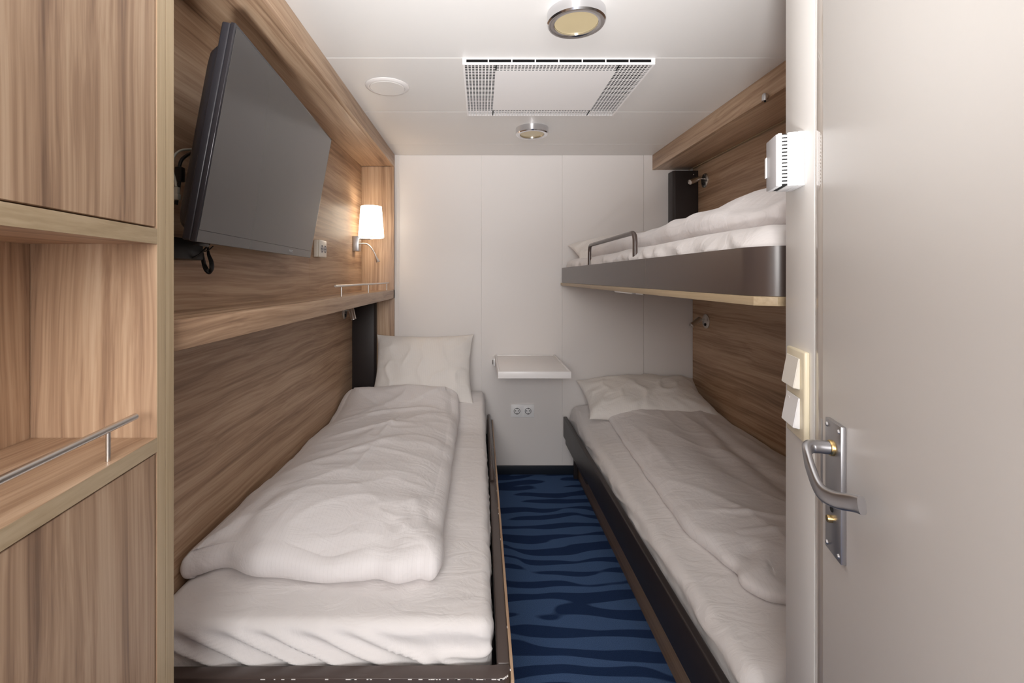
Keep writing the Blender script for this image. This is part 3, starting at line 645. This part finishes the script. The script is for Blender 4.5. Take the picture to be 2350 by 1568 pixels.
# ------------------------------------------------------------------ bedding
def nz(x, y, z=0.0): return noise.noise(Vector((x, y, z)))
def ridge(x, y, z, k=5): return (1-abs(nz(x, y, z)))**k
def sm(t): t = max(0, min(1, t)); return t*t*(3-2*t)
def loops_obj(name, loops, mat, parent=None, ang=180):
    n = len(loops[0]); verts = [tuple(v) for lp_ in loops for v in lp_]; faces = []
    for i in range(len(loops)-1):
        for k in range(n): faces.append((i*n+k, i*n+(k+1) % n, (i+1)*n+(k+1) % n, (i+1)*n+k))
    faces.append(tuple(range(n))[::-1])
    me = bpy.data.meshes.new(name); me.from_pydata(verts, [], faces); me.update()
    me.materials.append(mat)
    for p_ in me.polygons: p_.use_smooth = True
    o = bpy.data.objects.new(name, me); C.objects.link(o)
    return o
def resample(pts, n):
    pts = [Vector((p_[0], p_[1], 0)) for p_ in pts]; m_ = len(pts); ls = [(pts[(i+1) % m_]-pts[i]).length for i in range(m_)]
    T = sum(ls); out = []; i = 0; acc = 0
    for k in range(n):
        s = T*k/n
        while acc+ls[i] < s: acc += ls[i]; i += 1
        out.append(pts[i].lerp(pts[(i+1) % m_], (s-acc)/max(ls[i], 1e-9)))
    return out, T
def normals2(pts):
    n = len(pts); out = []
    ar = sum(pts[i].x*pts[(i+1) % n].y-pts[(i+1) % n].x*pts[i].y for i in range(n)); sg = 1 if ar > 0 else -1
    for i in range(n):
        t = (pts[(i+2) % n]-pts[(i-2) % n]).normalized(); out.append(Vector((t.y*sg, -t.x*sg, 0)))
    return out
def medial(p_, x0, x1, y0, y1):
    hw = (x1-x0)/2
    return Vector(((x0+x1)/2, min(max(p_.y, y0+hw*0.9), y1-hw*0.9), 0))
def mattress(name, label, x0, x1, y0, y1, z0, z1, rc, re, topz, sidefn, nper=900, group='white sheeted mattresses'):
    out = []
    for cx_, cy_, a0 in ((x1-rc, y1-rc, 0), (x0+rc, y1-rc, 90), (x0+rc, y0+rc, 180), (x1-rc, y0+rc, 270)): out += arc(cx_, cy_, rc, a0, a0+90, 10)
    pts, T = resample(out, nper); nr = normals2(pts)
    loops = []
    hs = z1-z0-re
    prof = [(0.0, h*hs/24, 0) for h in range(25)]+[(re*(1-math.cos(a)), hs+re*math.sin(a), a) for a in [PI/2*k/8 for k in range(1, 9)]]
    for ins, h, a in prof:
        lp_ = []
        for i, (p_, n_) in enumerate(zip(pts, nr)):
            b0 = p_-n_*ins
            disp = sidefn(p_.x, p_.y, h/(z1-z0), T*i/nper, n_)*math.cos(a*0.9)
            v = b0+n_*disp; v.z = z0+h+topz(b0.x, b0.y)*(h/(z1-z0))**2
            lp_.append(v)
        loops.append(lp_)
    for k in range(1, 35):
        t_ = 1-(1-k/34)**1.15; lp_ = []
        for p_, n_ in zip(pts, nr):
            b0 = p_-n_*re; v = b0.lerp(medial(p_, x0, x1, y0, y1), t_)
            e = sm(k/5)
            v.z = z1+topz(v.x, v.y)+e*0.0022*nz(v.x*6, v.y*9, 3.1)+e*0.0022*ridge(v.x*3+nz(v.x*2, v.y*2, 8), v.y*9, 5.5, 8)
            lp_.append(v)
        loops.append(lp_)
    o = loops_obj(name, loops, M['sheet'])
    return tag(o, label, 'mattress', group)

# left mattress: smooth top, diagonal pleats at the foot, slack sheet along the right side
def lt_top(x, y): return 0.11*sm((y-2.45)/0.45)
def lt_side(x, y, h, s, n_):
    v = 0.0
    if n_.y < -0.5:      # foot: long slanting folds
        sx = (x+0.8); f = 0.5+0.5*math.sin((sx+h*0.40)*2*PI/0.105+2.0*nz((sx+h*0.4)*5, 0.3, 1)+0.6*nz(sx*9, h*2, 4))
        amp = 0.020*sm((1.0-h)/0.30)*sm((0.62-sx)/0.12)
        v += amp*(f**1.6-0.4)
        v += 0.018*sm((0.95-h)/0.35)*sm((sx-0.52)/0.08)*(ridge(sx*9+h*2.5, h*3, 2.2, 4)-0.6)
    elif n_.x > 0.3:
        v += 0.016*sm((1.0-h)/0.4)*(ridge(y*6+h*0.9, h*2.5, 6.6, 3)-0.5)*sm((2.6-y)/0.6)
        v += 0.004*(ridge(y*16, h*2, 2.6, 3)-0.4)
        v -= 0.004
    return v
mattress('mattress', 'white sheeted mattress on the left bed with slanting folds at the foot', XLL+0.003, 0.030, 1.108, 2.950, 0.282, 0.462, 0.035, 0.03, lt_top, lt_side)
# lower right mattress
def lr_top(x, y): return 0.035*sm((y-2.4)/0.5)-0.012*sm((0.72-x)/0.12)
def lr_side(x, y, h, s, n_):
    if n_.x < -0.3: return -0.006+0.012*sm((0.95-h)/0.4)*(ridge(y*6+h*1.4, h*2.2, 3.6, 3)-0.45)+0.004*nz(y*14, h*3, 9)
    if n_.y < -0.5: return 0.012*sm((0.95-h)/0.3)*(ridge(x*11+h*2, h*2, 7.6, 3)-0.45)
    return 0
mattress('mattress', 'white sheeted mattress on the lower right bed beneath the bunk', 0.566, XR-0.004, 0.985, 2.985, 0.302, 0.448, 0.05, 0.045, lr_top, lr_side)
# upper mattress
def um_side(x, y, h, s, n_):
    if n_.x < -0.3 or n_.y < -0.3: return 0.016*sm((h-0.35)/0.3)*(ridge(s*8+h*1.5, h*1.8, 3.3, 3)-0.55)+0.005*nz(s*26+h*2, h*2, 1)
    return 0
mattress('mattress', 'white sheeted mattress on the upper bunk behind the brown rim', 0.533, XR-0.006, 0.875, 2.980, 1.277, 1.402, 0.06, 0.05, lambda x, y: 0.006*nz(x*3, y*3, 2), um_side)

def duvet(name, label, outline, zb, T, r_edge, W, nx=88, ny=210, edgeamp=0.25):
    cp = [Vector((x, y, 0)) for x, y in outline]; n0 = len(cp); dense = []
    for i in range(n0):
        a, b_, c, d_ = cp[i-1], cp[i], cp[(i+1) % n0], cp[(i+2) % n0]
        for j in range(14):
            t = j/14; dense.append(0.5*((2*b_)+(c-a)*t+(2*a-5*b_+4*c-d_)*t*t+(3*b_-a-3*c+d_)*t**3))
    x0, x1 = min(p_.x for p_ in dense), max(p_.x for p_ in dense); y0, y1 = min(p_.y for p_ in dense), max(p_.y for p_ in dense)
    cid = [min(range(len(dense)), key=lambda k: (dense[k]-Vector((cx_, cy_, 0))).length) for cx_, cy_ in ((x0, y1), (x0, y0), (x1, y0), (x1, y1))]
    pts = []
    for k, cnt in zip(range(4), (ny, nx, ny, nx)):       # left side down, foot, right side up, head
        a, b_ = cid[k], cid[(k+1) % 4]
        sg = [dense[q_ % len(dense)] for q_ in range(a, (b_ if b_ > a else b_+len(dense))+1)]
        ls = [0.0]
        for p0, p1 in zip(sg, sg[1:]): ls.append(ls[-1]+(p1-p0).length)
        q_ = 0
        for m_ in range(cnt):
            s_ = ls[-1]*m_/cnt
            while ls[q_+1] < s_: q_ += 1
            pts.append(sg[q_].lerp(sg[q_+1], (s_-ls[q_])/max(1e-9, ls[q_+1]-ls[q_])))
    nper = len(pts); nr = normals2(pts)
    for _ in range(8): nr = [(nr[i-1]+nr[i]*2+nr[(i+1) % nper]).normalized() for i in range(nper)]
    arc_s = [0.0]
    for i in range(1, nper): arc_s.append(arc_s[-1]+(pts[i]-pts[i-1]).length)
    R = [r_edge*(1+edgeamp*nz(s_*7, 1.7, 0)+0.25*edgeamp*nz(s_*16, 4.7, 0)) for s_ in arc_s]
    E_ = [0.006*(0.5+nz(s_*8, 8.8, 0)) for s_ in arc_s]
    verts = []; faces = []
    angs = [math.radians(-75+k*165/12) for k in range(13)]
    for a in angs:
        for p_, n_, rr, ee in zip(pts, nr, R, E_):
            v = p_-n_*(rr*(1-math.cos(a))+ee); v.z = zb(p_.x, p_.y)+rr+rr*math.sin(a)
            if a > 0: v.z += W(v.x, v.y)*math.sin(a)*0.6
            verts.append(v)
    for i in range(12):
        for k in range(nper): faces.append((i*nper+k, i*nper+(k+1) % nper, (i+1)*nper+(k+1) % nper, (i+1)*nper+k))
    faces.append(tuple(range(nper))[::-1])
    top = 12*nper
    G = [[None]*(ny+1) for _ in range(nx+1)]
    for j in range(ny): G[0][j] = top+j
    for i in range(nx): G[i][ny] = top+ny+i
    for j in range(1, ny+1): G[nx][j] = top+ny+nx+(ny-j)
    for i in range(1, nx+1): G[i][0] = top+(2*ny+nx+(nx-i)) % nper
    V2 = lambda i, j: np.array(verts[G[i][j]][:2])
    c00, c10, c01, c11 = V2(0, 0), V2(nx, 0), V2(0, ny), V2(nx, ny)
    grid = []; ij = []
    for i in range(1, nx):
        u = i/nx; tp, bt = V2(i, 0), V2(i, ny)
        for j in range(1, ny):
            v = j/ny
            P_ = (1-v)*tp+v*bt+(1-u)*V2(0, j)+u*V2(nx, j)-((1-u)*(1-v)*c00+u*(1-v)*c10+(1-u)*v*c01+u*v*c11)
            grid.append(P_); ij.append((i, j))
    A = np.array(grid); PT = np.array([(p_.x, p_.y) for p_ in pts]); near = []; dmin = []
    for k in range(0, len(A), 2000):
        D_ = ((A[k:k+2000, None, :]-PT[None, :, :])**2).sum(2); near += list(D_.argmin(1)); dmin += list(np.sqrt(D_.min(1)))
    for (x, y), (i, j), nn_, dm in zip(grid, ij, near, dmin):
        rr = R[nn_]; g_ = 1-math.exp(-max(0, dm-rr-E_[nn_])/0.075); p_ = pts[nn_]
        h = 2*rr*(1-g_)+g_*T(x, y)
        G[i][j] = len(verts)
        verts.append(Vector((x, y, zb(x, y)*g_+zb(p_.x, p_.y)*(1-g_)+h+W(x, y)*(0.6+0.4*g_))))
    for i in range(nx):
        for j in range(ny): faces.append((G[i][j], G[i][j+1], G[i+1][j+1], G[i+1][j]))
    me = bpy.data.meshes.new(name); me.from_pydata(verts, [], faces); me.update(); me.materials.append(M['duvet'])
    bm = bmesh.new(); bm.from_mesh(me); bm.verts.ensure_lookup_table()
    sel = set(range(9*nper, 13*nper))
    for i in range(nx+1):
        for j in range(ny+1):
            if min(i, nx-i) < 6 or min(j, ny-j) < 8: sel.add(G[i][j])
    sel = [bm.verts[k] for k in sel]
    for _ in range(7): bmesh.ops.smooth_vert(bm, verts=sel, factor=0.5, use_axis_x=True, use_axis_y=True, use_axis_z=True)
    bm.to_mesh(me); bm.free()
    for p_ in me.polygons: p_.use_smooth = True
    o = bpy.data.objects.new(name, me); C.objects.link(o)
    return tag(o, label, 'duvet', 'white striped duvets')
def fold(x, y, x0, y0, x1, y1, wd, h):
    dx, dy = x1-x0, y1-y0; l2 = dx*dx+dy*dy; t = ((x-x0)*dx+(y-y0)*dy)/l2
    tt = max(0, min(1, t)); d2 = (x-x0-dx*tt)**2+(y-y0-dy*tt)**2
    return h*math.exp(-d2/(wd*wd))*math.sin(PI*max(0.02, min(0.98, t)))**0.6
rndf = random.Random(11)
LF = [(-0.62, 2.35, -0.25, 2.48, .02, .010), (-0.70, 2.05, -0.30, 2.22, .022, .010), (-0.60, 1.75, -0.35, 2.0, .022, .008), (-0.40, 2.35, -0.45, 1.95, .010, .008),
      (-0.43, 1.95, -0.47, 1.6, .009, .006), (-0.30, 1.45, -0.22, 1.27, .03, -.012), (-0.22, 1.50, -0.14, 1.30, .02, .010), (-0.66, 1.55, -0.74, 1.28, .03, -.014), (-0.70, 1.42, -0.60, 1.26, .025, .008),
      (-0.72, 1.7, -0.4, 1.82, .03, .006), (-0.20, 2.6, -0.13, 2.2, .025, .010), (-0.19, 2.1, -0.14, 1.75, .022, .009), (-0.55, 2.62, -0.30, 2.70, .03, .010), (-0.66, 2.65, -0.5, 2.45, .03, -.010)]
def lw(x, y):
    v = 0.014*nz(x*2.6, y*1.8, 1)+0.011*(ridge(x*1.8+y*0.8+0.4*nz(x*3, y*3, 3), y*3.0-x*1.2, 2, 5)-0.35)+0.005*(ridge(x*4+y*2.4+0.5*nz(x*4, y*4, 9), y*7-x*3, 7, 5)-0.35)+0.0025*nz(x*11, y*9, 2)
    for f in LF: v += fold(x, y, *f)
    return v
def lT(x, y): return 0.125+0.028*sm((y-2.3)/0.45)-0.02*sm((1.5-y)/0.25)+0.015*math.sin(PI*max(0, min(1, (x+0.8)/0.7)))
duvet('duvet', 'puffy white duvet spread over the left bed up to the upright pillow',
      [(-0.810, 2.70), (-0.814, 2.3), (-0.816, 1.8), (-0.819, 1.36), (-0.817, 1.25), (-0.775, 1.262), (-0.72, 1.292), (-0.62, 1.25), (-0.45, 1.232), (-0.33, 1.228), (-0.285, 1.236), (-0.23, 1.218), (-0.190, 1.226), (-0.165, 1.236), (-0.135, 1.230), (-0.112, 1.25), (-0.103, 1.32), (-0.112, 1.42), (-0.115, 1.6), (-0.118, 2.0), (-0.118, 2.4), (-0.125, 2.68), (-0.18, 2.765), (-0.45, 2.78), (-0.71, 2.765)],
      lambda x, y: 0.463+lt_top(x, y), lT, 0.042, lw)
RF = [(1.20, 2.60, 1.10, 1.5, .035, -.022), (1.05, 2.5, 0.98, 1.6, .05, -.012), (1.28, 2.6, 1.30, 1.6, .03, .010), (0.76, 1.55, 1.1, 1.42, .012, .010), (0.78, 1.42, 1.0, 1.40, .012, .008), (0.80, 2.4, 0.78, 1.8, .02, .006), (0.74, 1.30, 0.80, 1.36, .02, -.015)]
def rw(x, y):
    v = 0.010*nz(x*3, y*1.6, 4)+0.010*(ridge(x*3.4+0.3*nz(x*3, y*3, 5), y*1.3, 6, 5)-0.3)+0.004*(ridge(x*7, y*3.5+x*3+0.4*nz(x*4, y*4, 1), 3, 5)-0.35)
    for f in RF: v += fold(x, y, *f)
    return v
duvet('duvet', 'flat white duvet on the lower right bed beneath the bunk',
      [(0.745, 2.73), (0.712, 2.4), (0.69, 2.0), (0.672, 1.7), (0.668, 1.5), (0.695, 1.36), (0.715, 1.295), (0.70, 1.245), (0.735, 1.19), (0.80, 1.172), (0.83, 1.20), (0.95, 1.19), (1.15, 1.18), (1.33, 1.19), (1.368, 1.30), (1.372, 1.8), (1.372, 2.4), (1.35, 2.70), (1.1, 2.735), (0.9, 2.735)],
      lambda x, y: 0.449+lr_top(x, y), lambda x, y: 0.078-0.02*sm((x-1.2)/0.15), 0.026, rw)
def uw(x, y):
    return 0.012*nz(x*3, y*2.4, 9)+0.012*(ridge(x*2.5+y*0.7, y*3.2+0.4*nz(x*3, y*3, 2), 3, 3)-0.4)+0.004*(ridge(x*6, y*9, 3, 4)-0.4)
duvet('duvet', 'crumpled white duvet heaped on the upper bunk',
      [(0.62, 2.62), (0.60, 2.2), (0.605, 1.7), (0.59, 1.3), (0.60, 1.02), (0.68, 0.93), (0.95, 0.92), (1.25, 0.93), (1.36, 1.0), (1.365, 1.5), (1.365, 2.2), (1.34, 2.65), (1.0, 2.70), (0.75, 2.70)],
      lambda x, y: 1.40, lambda x, y: 0.085+0.055*sm((1.42-y)/0.3)*sm((1.25-x)/0.2)+0.012*sm((y-1.6)/0.4), 0.036, uw, edgeamp=0.4)

def pillow(label, matrix, hw, hh, T, seed, sag=0.0, bend=None):
    n, m_ = 90, 64; verts = []; faces = []; idx = {}
    def pt(u, v, sgn):
        e = 1-(1-abs(u))**1.0
        x = hw*u*(1-0.075*(1-v*v)*abs(u)**3); y = hh*v*(1-0.09*(1-u*u)*abs(v)**3)
        g_ = max(0, (1-abs(u)**2.6))**0.62*max(0, (1-abs(v)**2.6))**0.62
        cor = (abs(u)*abs(v))**2
        wr = 0.009*(ridge(u*3+seed, v*2.2, seed, 4)-0.4)*(0.4+g_)
        ang = math.atan2(v*hh, u*hw); rad = math.hypot(u, v)
        wr += 0.011*nz(ang*5.5, rad*1.2, seed+3)*sm((rad-0.55)/0.4)*min(1, g_*4)
        wr += 0.008*nz(u*1.8, v*1.6, seed+6)*g_
        z = sgn*(T/2*g_)+wr*(1 if sgn > 0 else 0.3)*min(1, g_*5)
        p_ = Vector((x, y, z))
        p_.z += 0.012*nz(u*1.5, v*1.5, seed+9)*(1-g_)
        if bend: p_ = bend(p_)
        return p_
    top = [[None]*(m_+1) for _ in range(n+1)]; bot = [[None]*(m_+1) for _ in range(n+1)]
    for i in range(n+1):
        u = -1+2*i/n; u = math.sin(u*PI/2)*0.6+u*0.4
        for j in range(m_+1):
            v = -1+2*j/m_; v = math.sin(v*PI/2)*0.6+v*0.4
            top[i][j] = len(verts); verts.append(pt(u, v, 1))
            if i in (0, n) or j in (0, m_): bot[i][j] = top[i][j]
            else: bot[i][j] = len(verts); verts.append(pt(u, v, -1))
    for i in range(n):
        for j in range(m_):
            faces.append((top[i][j], top[i+1][j], top[i+1][j+1], top[i][j+1])); faces.append((bot[i][j], bot[i][j+1], bot[i+1][j+1], bot[i+1][j]))
    me = bpy.data.meshes.new('pillow'); me.from_pydata([matrix @ v for v in verts], [], faces); me.update(); me.materials.append(M['pillow'])
    for p_ in me.polygons: p_.use_smooth = True
    o = bpy.data.objects.new('pillow', me); C.objects.link(o)
    return tag(o, label, 'pillow', 'white striped pillows')
def pmat(c, tilt_, roll=0.0, yaw_=0.0): return Matrix.Translation(c) @ Matrix.Rotation(yaw_, 4, 'Z') @ Matrix.Rotation(tilt_, 4, 'X') @ Matrix.Rotation(roll, 4, 'Y')
pillow('white pillow propped upright against the wall at the head of the left bed', pmat((-0.355, 2.845, 0.735), math.radians(63)), 0.308, 0.218, 0.17, 1.5)
pillow('white pillow lying at the head of the lower right bed', pmat((0.985, 2.79, 0.565), math.radians(20), math.radians(-1)), 0.375, 0.20, 0.20, 4.5)
pillow('white pillow on the upper bunk by the black guard rail', pmat((0.90, 2.79, 1.468), math.radians(17), math.radians(-5)), 0.345, 0.19, 0.16, 7.5)
